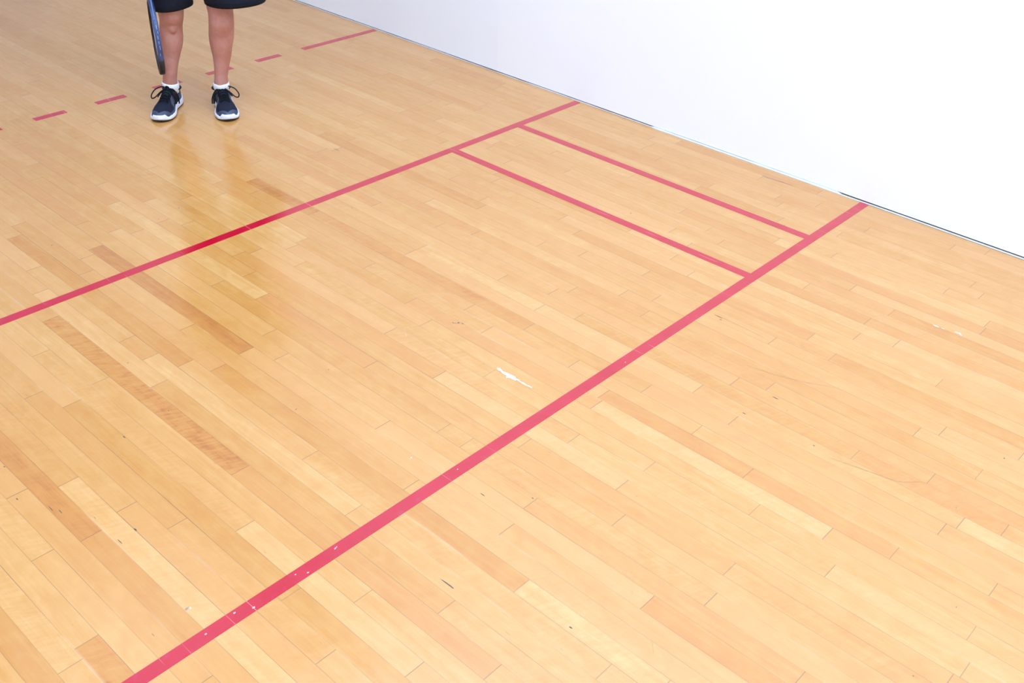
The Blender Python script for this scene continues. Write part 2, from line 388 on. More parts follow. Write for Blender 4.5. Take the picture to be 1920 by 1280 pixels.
# paint fleck on the near line
fl = MB(); fl.add([(-2.812, .004, .0009), (-2.801, .007, .0009), (-2.800, .0095, .0009), (-2.811, .0075, .0009)], [(0, 1, 2, 3)])
for cx, cy, q in ((-2.386, .004, .0022), (-2.905, -.010, .003), (-2.93, .006, .0025), (-3.06, -.008, .004), (-3.18, .004, .003), (-1.65, -.006, .002), (-3.10, .010, .0035)):
    fl.add([(cx+q*math.cos(a*PI/3), cy+q*.7*math.sin(a*PI/3), .0009) for a in range(6)], [tuple(range(6))])
o = fl.build('paint_chip', CHIP, floor_o); o['label'] = 'tiny white chips on the near red line'

# ---------------------------------------------------------------- room shell
SHADE_Y = 2.12  # side wall turns to the painted-in shade tone beyond here
def wall_right():
    mb = MB(); zb = .0075
    mb.box(0, .25, ROOM_Y0, SHADE_Y, zb, ROOM_H, 0)
    mb.box(0, .25, SHADE_Y, ROOM_Y1, zb, ROOM_H, 1)
    mb.box(.018, .25, ROOM_Y0, ROOM_Y1, -.02, zb, 2)       # recess behind the shadow gap
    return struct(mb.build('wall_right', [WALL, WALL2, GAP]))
wall_right()['label'] = 'white plastered side wall of the court'
def bead():
    # thin white filler strip lying along the foot of the wall, broken and uneven
    mb = MB(); r = random.Random(4); y = ROOM_Y0+.01; prof = []
    while y < ROOM_Y1-.02:
        n1 = mnoise.noise(Vector((y*2.1, 0, 3.1))); n2 = mnoise.noise(Vector((y*9.0, 5, 0)))
        w = .0085+.0035*n1+.002*n2
        if 1.1 > y > .11: h = .0062+.0020*n1+.0014*n2       # filler rides up the gap in places
        elif y >= 1.1: h = .0030+.0026*n1+.0018*n2; w *= .30
        else: h = .0018+.0006*n2
        if -.02 < y < .11: h = .001
        prof.append((y, max(w, .003), max(.0008, h))); y += .02
    rings = [[(-w, y, 0), (-w, y, min(h, .0016)), (-.002, y, h), (.004, y, h), (.004, y, 0)] for y, w, h in prof]
    mb.rings([[Vector(p) for p in q] for q in rings])
    return struct(mb.build('trim_1', WHITE))
bead()['label'] = 'thin uneven white filler strip along the foot of the wall'
mb = MB().box(ROOM_X0-.25, ROOM_X0, ROOM_Y0, ROOM_Y1, -.02, ROOM_H); struct(mb.build('wall_left', WALL))
mb = MB().box(ROOM_X0-.25, .25, ROOM_Y1, ROOM_Y1+.25, -.02, ROOM_H); struct(mb.build('wall_back', BACKW))
mb = MB().box(ROOM_X0-.25, .25, ROOM_Y0-.25, ROOM_Y0, -.02, ROOM_H); struct(mb.build('wall_front', WALL))
mb = MB().box(ROOM_X0-.25, .25, ROOM_Y0-.25, ROOM_Y1+.25, ROOM_H, ROOM_H+.2); struct(mb.build('ceiling', WALL))

# ---------------------------------------------------------------- the player
SKIN = None
def skin_material():
    m, nt, b = mat('skin')
    tc = N(nt, 'ShaderNodeNewGeometry').outputs['Position']
    f = noise(nt, tc, 9.0, 4.0, .6); g = noise(nt, tc, 60.0, 3.0, .6); h = noise(nt, tc, 350.0, 2.0)
    c = mixc(nt, mapr(nt, f, .35, .65, 0, 1), (.44, .175, .125, 1), (.53, .255, .205, 1))
    c = mixc(nt, mapr(nt, g, .45, .75, 0, .45), c, (.43, .14, .10, 1))
    c = mixc(nt, mapr(nt, h, .62, .75, 0, .30), c, (.22, .10, .07, 1))
    nt.links.new(c, b.inputs['Base Color']); b.inputs['Roughness'].default_value = .5
    b.inputs['Subsurface Weight'].default_value = .08; b.inputs['Subsurface Scale'].default_value = .01
    b.inputs['Subsurface Radius'].default_value = (1, .3, .15)
    return m
SKIN = skin_material()
NAVY = simple('navy_shorts_fabric', (.004, .006, .015), .8, .25, .3, 25, .4)
PIPING = simple('black_hem', (.004, .004, .006), .8, .2, .2, 40)
SHIRT = simple('dark_grey_shirt_fabric', (.035, .038, .045), .85, .2, .05, 20, .3)
SOCKM = simple('white_sock_knit', (.86, .88, .88), .9, .2, .06, 90, .6)
UPPER = simple('dark_navy_mesh_upper', (.007, .009, .024), .75, .3, .5, 220, .8)
OVERLAY = simple('blue_grey_overlay', (.042, .055, .105), .5, .5, .3, 70, .2)
MIDSOLE = simple('white_foam_sole', (.78, .79, .86), .55, .4, .04, 40)
OUTSOLE = simple('black_rubber', (.02, .02, .022), .7, .4, .3, 60)
LACE = simple('black_laces', (.006, .006, .009), .85, .2, .4, 300)
TONGUE = simple('tongue_fabric', (.010, .016, .034), .8, .3, .4, 150, .4)
TONGUE_G = simple('dark_green_tongue_fabric', (.008, .030, .026), .8, .3, .4, 150, .4)
HAIR = simple('brown_hair', (.05, .028, .015), .6, .4, .5, 120, .8)
EYEW = simple('eye_white', (.8, .8, .8), .2, .5); EYEB = simple('brown_iris', (.06, .03, .015), .2, .5)

MID = Vector((-1.396, 2.7215, 0)); SD = Vector((.73, -.684, 0)).normalized()   # his right -> left
FD = Vector((-SD.y*-1, 0, 0)); FD = Vector((SD.y, -SD.x, 0)).normalized()      # he faces the camera side
if FD.y > 0: FD = -FD
UP = Vector((0, 0, 1))
def P(s, f, z): return MID+SD*s+FD*f+UP*z
person = bpy.data.objects.new('person', None); C.objects.link(person); person.location = MID
person['label'] = 'standing person in dark shorts, white ankle socks and dark running shoes holding a racket'
person['category'] = 'person'
bpy.context.view_layer.update()
def to_parent(o, par=None):
    par = par or person
    o.parent = par; o.matrix_parent_inverse = par.matrix_world.inverted()
    return o

def ell(mb, pts, n=20, mi=0):
    """pts: (centre, r_side, r_front) stacked roughly upward: elliptical loft in the body's axes"""
    rings = []
    for c, rs, rf in pts:
        rings.append([Vector(c)+SD*(rs*math.cos(2*PI*k/n))+FD*(rf*math.sin(2*PI*k/n)) for k in range(n)])
    return mb.rings(rings, True, True, mi)
def dens(pts, k=5):
    """catmull-rom over (centre, rs, rf)"""
    A = spline([p[0] for p in pts], k); B = spline([(p[1], p[2], 0) for p in pts], k)
    return [(a, b.x, b.y) for a, b in zip(A, B)]
def ball(mb, c, rs, rf, rz, n=16):
    rings = []
    for i in range(1, n):
        a = PI*i/n-PI/2
        rings.append([Vector(c)+SD*(rs*math.cos(a)*math.cos(2*PI*k/n))+FD*(rf*math.cos(a)*math.sin(2*PI*k/n))+UP*(rz*math.sin(a)) for k in range(n)])
    return mb.rings(rings)

body = MB()
# --- lower legs follow the measured centre lines; (x, y, z, half width)
LEG_R = [(-1.500, 2.812, .040, .022), (-1.5025, 2.8165, .085, .0290), (-1.502, 2.816, .128, .0325), (-1.495, 2.808, .189, .0345), (-1.488, 2.800, .241, .0400),
         (-1.482, 2.792, .288, .0480), (-1.479, 2.790, .325, .0525), (-1.476, 2.786, .378, .0520), (-1.467, 2.776, .427, .0545), (-1.467, 2.775, .470, .0590)]
LEG_L = [(-1.330, 2.656, .040, .022), (-1.331, 2.657, .085, .0290), (-1.330, 2.656, .114, .0330), (-1.328, 2.654, .150, .0312), (-1.323, 2.649, .192, .0347), (-1.319, 2.644, .244, .0432),
         (-1.317, 2.641, .290, .0513), (-1.313, 2.637, .340, .0580), (-1.306, 2.628, .405, .0575), (-1.304, 2.627, .450, .0570), (-1.305, 2.628, .480, .0590)]
for sgn, leg in ((-1, LEG_R), (1, LEG_L)):
    pts = []
    for x, y, z, r in leg:
        fo = .0; rf = r*1.08
        if z < .16: rf = r*1.25
        if .22 < z < .40: fo = -.012; rf = r*1.08          # calf sits behind the shin
        if z > .40: fo = .010
        pts.append((Vector((x, y, z))+FD*fo, r*.985, rf))
    pts.append((P(sgn*(.090 if sgn < 0 else .122), .010, .58), .062, .070)); pts.append((P(sgn*.095, .0, .72), .076, .084)); pts.append((P(sgn*.093, -.01, .87), .090, .10))
    ell(body, dens(pts), 24)
    kx = Vector(pts[-4][0]) if sgn < 0 else Vector(pts[-4][0])
    ball(body, Vector((kx.x, kx.y, .438))+FD*(.008 if sgn < 0 else .018), .036, .036, .046)        # kneecap
    ball(body, Vector((kx.x, kx.y, .385))+FD*.022, .020, .020, .028)        # tibial bump
# torso, neck
ell(body, dens([(P(0, -.01, .80), .10, .08), (P(0, -.01, .86), .165, .11), (P(0, -.01, .95), .168, .115), (P(0, -.005, 1.06), .148, .10), (P(0, 0, 1.18), .158, .108),
                (P(0, 0, 1.30), .178, .112), (P(0, -.01, 1.39), .175, .095), (P(0, -.015, 1.435), .11, .07), (P(0, -.01, 1.46), .062, .06), (P(0, .005, 1.50), .056, .058), (P(0, .015, 1.55), .056, .06)], 4), 32)
# head
HC = P(0, .03, 1.632)
ball(body, HC, .076, .094, .112, 24); ball(body, HC+FD*.022-UP*.055, .056, .066, .060, 20)
ball(body, HC+FD*.070-UP*.100, .022, .018, .016)
nose = MB; body.tube([HC+FD*.086+UP*.012, HC+FD*.100-UP*.012, HC+FD*.112-UP*.028, HC+FD*.092-UP*.036], [.007, .010, .013, .009], 10)
for s in (-1, 1):
    ball(body, HC+SD*(.078*s)-UP*.012-FD*.006, .008, .018, .030)
    body.tube([HC+SD*(.052*s)+FD*.074+UP*.028, HC+SD*(.034*s)+FD*.088+UP*.034, HC+SD*(.014*s)+FD*.090+UP*.028], [.005, .008, .006], 8)
body.tube([HC+SD*-.024+FD*.084-UP*.062, HC+FD*.096-UP*.058, HC+SD*.024+FD*.084-UP*.062], [.004, .007, .004], 8)
body.tube([HC+SD*-.020+FD*.082-UP*.072, HC+FD*.093-UP*.073, HC+SD*.020+FD*.082-UP*.072], [.004, .007, .004], 8)

def limb(a, pts_, n=16): body.tube(spline([p[0] for p in pts_], 5), [q.x for q in spline([(p[1], 0, 0) for p in pts_], 5)], n)
# racket placement first: its handle is what the right hand holds
TIP = Vector((-1.560, 2.774, .190)); RAX = Vector((-.010, -.004, 1)).normalized()   # tip -> butt
GRIP = TIP+RAX*.500
def capsule(pts_, rad): body.tube(pts_, rad, 10)
# right arm
sh = P(-.185, -.01, 1.385); el = P(-.235, -.055, 1.115)
wr = GRIP+FD*-.012+SD*-.014+UP*.115
limb(None, [(P(-.12, -.01, 1.385), .055), (sh, .058), (sh*.6+el*.4+FD*.006, .049), (el, .040), (el*.65+wr*.35-SD*.004, .041), (el*.25+wr*.75, .031), (wr, .026)])
palmc = GRIP+SD*-.030+UP*.040
body.tube(spline([wr, GRIP+SD*-.028+UP*.075, palmc, GRIP+SD*-.030+UP*.002], 4), [.026, .027, .029, .031, .032, .032, .032, .031, .031, .030, .029, .027, .024], 12, flat=.55, up=SD)
# four fingers wrapped forward round the handle, one below the other, and the thumb
for i, (zz, L) in enumerate(((.038, 1.0), (.016, 1.06), (-.006, 1.0), (-.027, .84))):
    c = GRIP+UP*zz; q = .030*L
    capsule(spline([c+SD*-.030+FD*.012, c+SD*-.014+FD*.030, c+SD*(.010*L)+FD*.029, c+SD*(.026*L)+FD*.012-UP*.002, c+SD*(.022*L)-FD*.008-UP*.004], 4), [.0095]*6+[.0088]*6+[.008]*4+[.0065])
capsule(spline([GRIP+SD*-.030-FD*.010+UP*.055, GRIP+SD*-.016-FD*.026+UP*.048, GRIP+SD*.006-FD*.027+UP*.034, GRIP+SD*.022-FD*.016+UP*.022], 4), [.0125]*5+[.011]*4+[.009]*3+[.007])
# left arm hanging relaxed
sh = P(.185, -.01, 1.385); el = P(.245, -.045, 1.115); wr = P(.262, .015, .865)
limb(None, [(P(.12, -.01, 1.385), .055), (sh, .058), (sh*.6+el*.4+FD*.006, .049), (el, .040), (el*.65+wr*.35+SD*.004, .041), (el*.25+wr*.75, .031), (wr, .026)])
hc = wr+UP*-.06+FD*.012
ball(body, wr-UP*.004, .024, .027, .030); body.tube([wr, wr-UP*.022+FD*.003, wr-UP*.050+FD*.008], [.026, .023, .016], 12)
body.tube(spline([wr, wr-UP*.03+FD*.004, hc, hc-UP*.035+FD*.004], 4), [.026, .027, .028, .030, .033, .036, .038, .040, .041, .041, .040, .038, .034], 12, flat=.42, up=SD)
for i, (fo, L) in enumerate(((.030, .070), (.010, .078), (-.010, .072), (-.029, .056))):
    b0 = hc-UP*.030+FD*fo
    capsule(spline([b0, b0-UP*(L*.45)+SD*-.004+FD*.003, b0-UP*(L*.8)+SD*-.014+FD*.004, b0-UP*L+SD*-.024+FD*.003], 4), [.0092]*5+[.0085]*4+[.0075]*3+[.006])
capsule(spline([wr-UP*.028+FD*.022, wr-UP*.052+FD*.046-SD*.006, wr-UP*.080+FD*.056-SD*.012, wr-UP*.104+FD*.054-SD*.018], 4), [.013]*5+[.011]*4+[.0095]*3+[.007])

def remesh(o, vox, smooth=4):
    md = o.modifiers.new('r', 'REMESH'); md.mode = 'VOXEL'; md.voxel_size = vox; md.use_smooth_shade = True
    sm = o.modifiers.new('s', 'SMOOTH'); sm.factor = .5; sm.iterations = smooth
    dg = bpy.context.evaluated_depsgraph_get(); ev = o.evaluated_get(dg)
    me2 = bpy.data.meshes.new_from_object(ev); mats = [m for m in o.data.materials]
    o.modifiers.clear(); old = o.data; o.data = me2; bpy.data.meshes.remove(old)
    if not len(me2.materials):
        for m in mats: me2.materials.append(m)
    for p in me2.polygons: p.use_smooth = True; p.material_index = 0
    return o
bo = body.build('body', SKIN); remesh(bo, .0045, 3); to_parent(bo)

# eyes, hair
for s in (-1, 1):
    e = MB(); ball(e, HC+SD*(.032*s)+FD*.077+UP*.010, .0115, .0125, .0085, 12); eo = e.build('eye', EYEW, smooth=True); to_parent(eo)
    e = MB(); ball(e, HC+SD*(.032*s)+FD*.0865+UP*.010, .0055, .0045, .0055, 10); io = e.build('iris', EYEB, smooth=True); to_parent(io, eo)
h = MB(); ball(h, HC+UP*.022-FD*.014, .083, .092, .106, 26); hb = h.build('hair', HAIR)
bm = bmesh.new(); bm.from_mesh(hb.data)
dele = [v for v in bm.verts if (v.co-HC).dot(FD) > .035 and (v.co-HC).z < .060 or (v.co-HC).z < -.055 or ((v.co-HC).dot(FD) > .0 and (v.co-HC).z < .01)]
bmesh.ops.delete(bm, geom=dele, context='VERTS'); bm.to_mesh(hb.data); bm.free()
md = hb.modifiers.new('t', 'SOLIDIFY'); md.thickness = .012; md.offset = 1
for p in hb.data.polygons: p.use_smooth = True
to_parent(hb)

# shirt: white, loose, short sleeves
s_ = MB()
ell(s_, dens([(P(0, -.008, .875), .188, .140), (P(0, -.008, .90), .190, .142), (P(0, -.005, 1.02), .180, .128), (P(0, 0, 1.18), .180, .126), (P(0, 0, 1.31), .196, .128), (P(0, -.01, 1.395), .19, .112),
              (P(0, -.015, 1.445), .125, .086), (P(0, -.010, 1.472), .078, .074)], 4), 36)
for sg in (-1, 1):
    a = P(sg*.12, -.01, 1.38); b = P(sg*.19, -.01, 1.375); c = P(sg*.225, -.03, 1.20)
    s_.tube(spline([a, b, c], 5), [.075]*5+[.074]*3+[.072]*3, 20)
so_ = s_.build('shirt', SHIRT); remesh(so_, .007, 3); to_parent(so_)

# shorts: two wide legs hanging to the knee
def shorts():
    mb = MB(); n = 48
    def ringp(c, rs, rf, tilt_s=0.0, tilt_f=0.0, wav=0.0, ph=0.0):
        out = []
        for k in range(n):
            a = 2*PI*k/n; w = 1+wav*(math.sin(3*a+ph)+.6*math.sin(5*a+ph*2.3))
            s, f = rs*w*math.cos(a), rf*w*math.sin(a)
            out.append(Vector(c)+SD*s+FD*f+UP*(tilt_s*s+tilt_f*f))
        return out
    # hips
    rings = [ringp(c, rs, rf) for c, rs, rf in dens([(P(0, -.01, .72), .120, .080), (P(0, -.01, .79), .188, .134), (P(0, -.01, .84), .198, .142), (P(0, -.01, .91), .188, .134), (P(0, -.01, .99), .166, .118), (P(0, -.01, 1.02), .160, .112)], 3)]
    mb.rings(rings, True, True)
    for side in (-1, 1):
        if side < 0: hem = Vector((-1.457, 2.766, .474)); rs, rf, ts = .086, .096, .12
        else: hem = Vector((-1.258, 2.574, .502)); rs, rf, ts = .135, .122, .03
        top = P(side*.088, -.01, .84)
        st = []
        for t in [i/14 for i in range(15)]:
            c = top*(1-t)+hem*t
            r1 = .100*(1-t)**1.5+(.102+.0*t)*0+rs*(1-(1-t)**1.5); r2_ = .122*(1-t)+rf*t
            st.append(ringp(c, r1, r2_, ts*t, 0, .012*t+.004, side+t*1.3))
        # turn under and back up inside
        st.append(ringp(hem-UP*.001, rs-.002, rf-.002, ts, 0, .016, side+1.3))
        for t in (0.0, .25, .5):
            c = hem*(1-t)+top*t
            st.append(ringp(c+UP*.002, (rs-.005)*(1-t)+.10*t, (rf-.005)*(1-t)+.12*t, ts*(1-t), 0, .014*(1-t), side+1.3))
        mb.rings(st, True, True)
    o = mb.build('shorts', NAVY, smooth=True); to_parent(o)
    # hem bands
    for side in (-1, 1):
        if side < 0: hem = Vector((-1.457, 2.766, .474)); rs, rf, ts = .0865, .0965, .12
        else: hem = Vector((-1.258, 2.574, .502)); rs, rf, ts = .1355, .1225, .03
        b = MB(); r_ = []
        for dz, dr in ((0.0, .0), (-.001, .0008), (.004, .0016), (.014, .0016), (.0155, .0)):
            r_.append(ringp(hem+UP*dz, rs+dr, rf+dr, ts, 0, .016, side+1.3))
        b.rings(r_, False, False); h_ = b.build('hem', PIPING, smooth=True); to_parent(h_, o)
    return o
shorts()

# ---- shoes: x forward from heel, y to his left, s = +1 when lateral side is +y
half_out = smoothtab([0, .004, .018, .05, .09, .12, .15, .19, .22, .25, .272, .285, .290], [0.004, .018, .032, .0415, .0415, .0415, .045, .052, .053, .047, .034, .017, .003])
half_in = smoothtab([0, .004, .018, .05, .09, .12, .15, .19, .22, .25, .272, .285, .290], [0.004, .018, .031, .0395, .0375, .034, .039, .049, .050, .043, .030, .015, .003])
top_z = smoothtab([0, .01, .03, .06, .09, .105, .13, .16, .19, .22, .25, .275, .290], [.070, .078, .078, .078, .088, .094, .086, .076, .068, .062, .055, .045, .028])
base_z = smoothtab([0, .06, .12, .18, .24, .290], [.036, .032, .028, .024, .021, .020])
def shoe(name, heel, direction, s, label, green):
    root = bpy.data.objects.new(name, None)
    # the shoe itself is the upper mesh: parts hang below it
    X = Vector((direction[0], direction[1], 0)).normalized(); Yv = Vector((-X.y, X.x, 0))
    H = Vector((heel[0], heel[1], 0))
    def W(x, y, z): return H+X*x+Yv*(y*s)+UP*z           # y>0 = lateral
    bpy.data.objects.remove(root)
    NX, NA = 110, 80
    def upper_pt(x, a, off=0.0):
        # a from 0 (lateral bottom) .. pi (medial bottom) over the top
        wl, wm = half_out(x)-.003, half_in(x)-.003; z0 = base_z(x)-.006; zt = top_z(x)
        c, sn = math.cos(a), math.sin(a)
        w = wl if c > 0 else wm
        e = .72 if x > .15 else .60
        if x < .10: e = .48
        y = max(w, .001)*(abs(c)**e)*(1 if c > 0 else -1)
        # upper narrows upward
        z = z0+(zt-z0)*(sn**.85 if sn > 0 else 0)
        nar = 1-(.28 if x > .12 else .02+.26*max(0, (x-.08)/.04))*min(1.2, max(0, (z-z0)/.07))**1.3*(1 if x < .2 else .6)
        y *= nar
        n = Vector((0, y, (z-z0)*.8+.001)).normalized()
        return (x, y+n.y*off, z+n.z*off)
    xs = [.29*(.5-.5*math.cos(PI*i/NX)) for i in range(NX+1)]
    angs = [PI*j/NA for j in range(NA+1)]
    def patch(pred, off, mb, back=True):
        idx = {}; vv = []; ff = []
        def gv(i, j, o):
            if (i, j, o) not in idx: idx[(i, j, o)] = len(vv); vv.append(W(*upper_pt(xs[i], angs[j], o)))
            return idx[(i, j, o)]
        sel = {(i, j) for i in range(NX) for j in range(NA) if pred((xs[i]+xs[i+1])/2, (angs[j]+angs[j+1])/2)}
        for (i, j) in sel:
            f = (gv(i, j, off), gv(i+1, j, off), gv(i+1, j+1, off), gv(i, j+1, off)); ff.append(f if s > 0 else f[::-1])
            for (di, dj, a, b) in ((-1, 0, (i, j), (i, j+1)), (1, 0, (i+1, j+1), (i+1, j)), (0, -1, (i+1, j), (i, j)), (0, 1, (i, j+1), (i+1, j+1))):
                if (i+di, j+dj) not in sel:
                    g = (gv(*a, off), gv(*b, off), gv(*b, 0.0), gv(*a, 0.0)); ff.append(g if s > 0 else g[::-1])
        mb.add(vv, ff)
    up = MB(); rings = []
    for x in xs:
        r_ = [W(*upper_pt(x, a)) for a in angs]
        r_ += [W(x, -(half_in(x)-.006)*.5, base_z(x)-.008), W(x, (half_out(x)-.006)*.5, base_z(x)-.008)]
        rings.append(r_)
    up.rings(rings)
    o = up.build(name, UPPER, smooth=True); to_parent(o)
    if label: o['label'] = label
    g = MB()
    def guard(x, a):
        d = abs(a/PI-.5)*2        # 0 top .. 1 bottom
        return (x > .232+.045*(1-d) and (d > .35 or x > .262)) or (x > .15 and d > .80+max(0, (.22-x))*1.2)
    patch(guard, .0014, g); go = g.build('toe_guard', OVERLAY, smooth=True); to_parent(go, o)
    g = MB()
    def side(x, a):
        d = abs(a/PI-.5)*2; zz = d
        return .10 < x < .185 and .34+.4*max(0, x-.15)/.04*.6 < d < .80 and not (.118 < x < .128)
    patch(side, .0012, g); go = g.build('side_overlay', OVERLAY, smooth=True); to_parent(go, o)
    g = MB()
    patch(lambda x, a: .012 < x < .075 and .62 < abs(a/PI-.5)*2 < .97, .0012, g); go = g.build('heel_counter', OVERLAY, smooth=True); to_parent(go, o)
    # midsole
    K = 120; outl = []
    for k in range(K):
        a = 2*PI*k/K; x = .145-.145*math.cos(a)
        lat = math.sin(a) >= 0
        w = half_out(x) if lat else half_in(x)
        outl.append((x, w*(1 if lat else -1)))
    def ringz(off, zf):
        r_ = []
        for x, y in outl:
            c = Vector((x-.15, y*1.6, 0)); d = c.normalized() if c.length > 0 else Vector((1, 0, 0))
            xx, yy = x+d.x*off, y+d.y*off/1.2
            r_.append(W(xx, yy, zf(x, y)))
        return r_
    def ztop(x, y):
        b = base_z(x)+.001
        if x > .255: b += .015*min(1, (x-.255)/.02)*(1 if abs(y) < .026 else max(0, 1-(abs(y)-.026)/.010))
        if x < .05: b += .006*(1-x/.05)
        b += .0012*math.sin(x*260)
        return b
    def rock(x): return .010*max(0, (x-.235)/.055)**2+.004*max(0, (.03-x)/.03)**2
    m_ = MB()
    m_.rings([ringz(-.004, lambda x, y: .004+rock(x)), ringz(.003, lambda x, y: .006+rock(x)), ringz(.0055, lambda x, y: .012+rock(x)), ringz(.0045, lambda x, y: ztop(x, y)*.75+rock(x)*.4),
              ringz(.003, lambda x, y: ztop(x, y)), ringz(.0005, lambda x, y: ztop(x, y)+.0012), ringz(-.004, lambda x, y: ztop(x, y)-.002)])
    mo = m_.build('midsole', MIDSOLE, smooth=True); to_parent(mo, o)
    u_ = MB(); u_.rings([ringz(-.008, lambda x, y: rock(x)*.9), ringz(.0015, lambda x, y: .0006+rock(x)*.9), ringz(.0025, lambda x, y: .0055+rock(x)), ringz(-.006, lambda x, y: .0070+rock(x))])
    uo = u_.build('outsole', OUTSOLE, smooth=True); to_parent(uo, o)
    # collar rim and tongue
    cl = MB(); cp = []
    for k in range(32):
        a = 2*PI*k/32; fx = .052-.043*math.cos(a); fy = (.0405 if math.sin(a) > 0 else .0395)*math.sin(a)
        cp.append(W(fx, fy, .080+.012*(fx-.01)/.085+.006*max(0, -math.cos(a)+.0)*0+.005*max(0, math.cos(a))-.005))
    cl.tube(cp, .0045, 10, closed=True); co = cl.build('collar', UPPER, smooth=True); to_parent(co, o)
    tg = MB(); tr = []
    for t in [i/10 for i in range(11)]:
        x = .150-.062*t; z = top_z(x)+.003+.020*max(0, t-.55)/.45; w = .019+.006*math.sin(t*PI)
        if t > .9: w = .015
        tr.append([W(x, w, z-.004), W(x+.002, w*.6, z+.003), W(x+.003, 0, z+.005), W(x+.002, -w*.6, z+.003), W(x, -w, z-.004), W(x-.008, -w*.5, z-.004), W(x-.008, w*.5, z-.004)])
    tg.rings(tr); to = tg.build('tongue', TONGUE_G if green else TONGUE, smooth=True); to_parent(to, o)
    # laces: crossed rows, a bow loop to the outside, a loose end to the inside
    lc = MB()
    for i in range(5):
        x = .118+.017*i; zt = top_z(x)+.006
        lc.tube(spline([W(x, .023, zt-.010), W(x+.006, .010, zt), W(x+.009, 0, zt+.0015), W(x+.012, -.010, zt), W(x+.016, -.023, zt-.012)], 3), .0026, 8)
        lc.tube(spline([W(x, -.023, zt-.010), W(x+.006, -.010, zt), W(x+.009, 0, zt+.003), W(x+.012, .010, zt), W(x+.016, .023, zt-.012)], 3), .0026, 8)
    kx, kz = .112, top_z(.112)+.012
    lc.tube(spline([W(kx, .008, kz), W(kx+.004, 0, kz+.004), W(kx, -.008, kz)], 3), [.005, .006, .0065, .0065, .0065, .006, .005], 10)
    lc.tube(spline([W(kx, .004, kz), W(kx-.002, .030, kz+.002), W(kx+.006, .058, kz-.010), W(kx+.024, .072, kz-.030), W(kx+.040, .066, kz-.040), W(kx+.040, .050, kz-.034), W(kx+.022, .028, kz-.014), W(kx+.006, .004, kz)], 6), .0028, 8)
    lc.tube(spline([W(kx, -.004, kz), W(kx+.010, -.026, kz-.010), W(kx+.030, -.044, kz-.032), W(kx+.048, -.048, kz-.056), W(kx+.044, -.044, kz-.052), W(kx+.026, -.034, kz-.026), W(kx+.006, -.006, kz)], 6), .0030, 8)
    lc.tube(spline([W(kx, -.004, kz), W(kx+.002, -.030, kz-.012), W(kx+.016, -.050, kz-.040), W(kx+.028, -.054, kz-.066)], 5), .0032, 8)
    lc.tube(spline([W(kx, .004, kz), W(kx+.018, .020, kz-.010), W(kx+.038, .040, kz-.034)], 5), .0028, 8)
    lo = lc.build('laces', LACE, smooth=True); to_parent(lo, o)
    # ankle sock
    sk = MB(); sr = []
    a0 = W(.052, 0, 0)
    cen = LEG_R if s < 0 else LEG_L
    for z, rs, rf in ((.055, .030, .040), (.082, .0335, .043), (.100, .0375, .0450), (.112, .0375, .043), (.1185, .0365, .0415), (.1200, .0350, .040), (.1185, .0335, .0385), (.105, .031, .036)):
        t = min(1, max(0, (z-.055)/.05)); cx = Vector((cen[1][0], cen[1][1], 0))
        c = a0*(1-t)+cx*t; c.z = 0
        til = .16 if s < 0 else .0
        sr.append([c+UP*z+Yv*(rs*math.cos(2*PI*k/28))+X*(rf*math.sin(2*PI*k/28))+UP*(-(til)*rs*math.cos(2*PI*k/28)*(1 if s < 0 else 1)) for k in range(28)])
    sk.rings(sr); so2 = sk.build('sock', SOCKM, smooth=True); to_parent(so2)
    return o
shoe('shoe', (-1.450, 2.870), (-.74, -.67), -1, None, True)
shoe('shoe', (-1.293, 2.733), (-.46, -.89), 1, None, False)

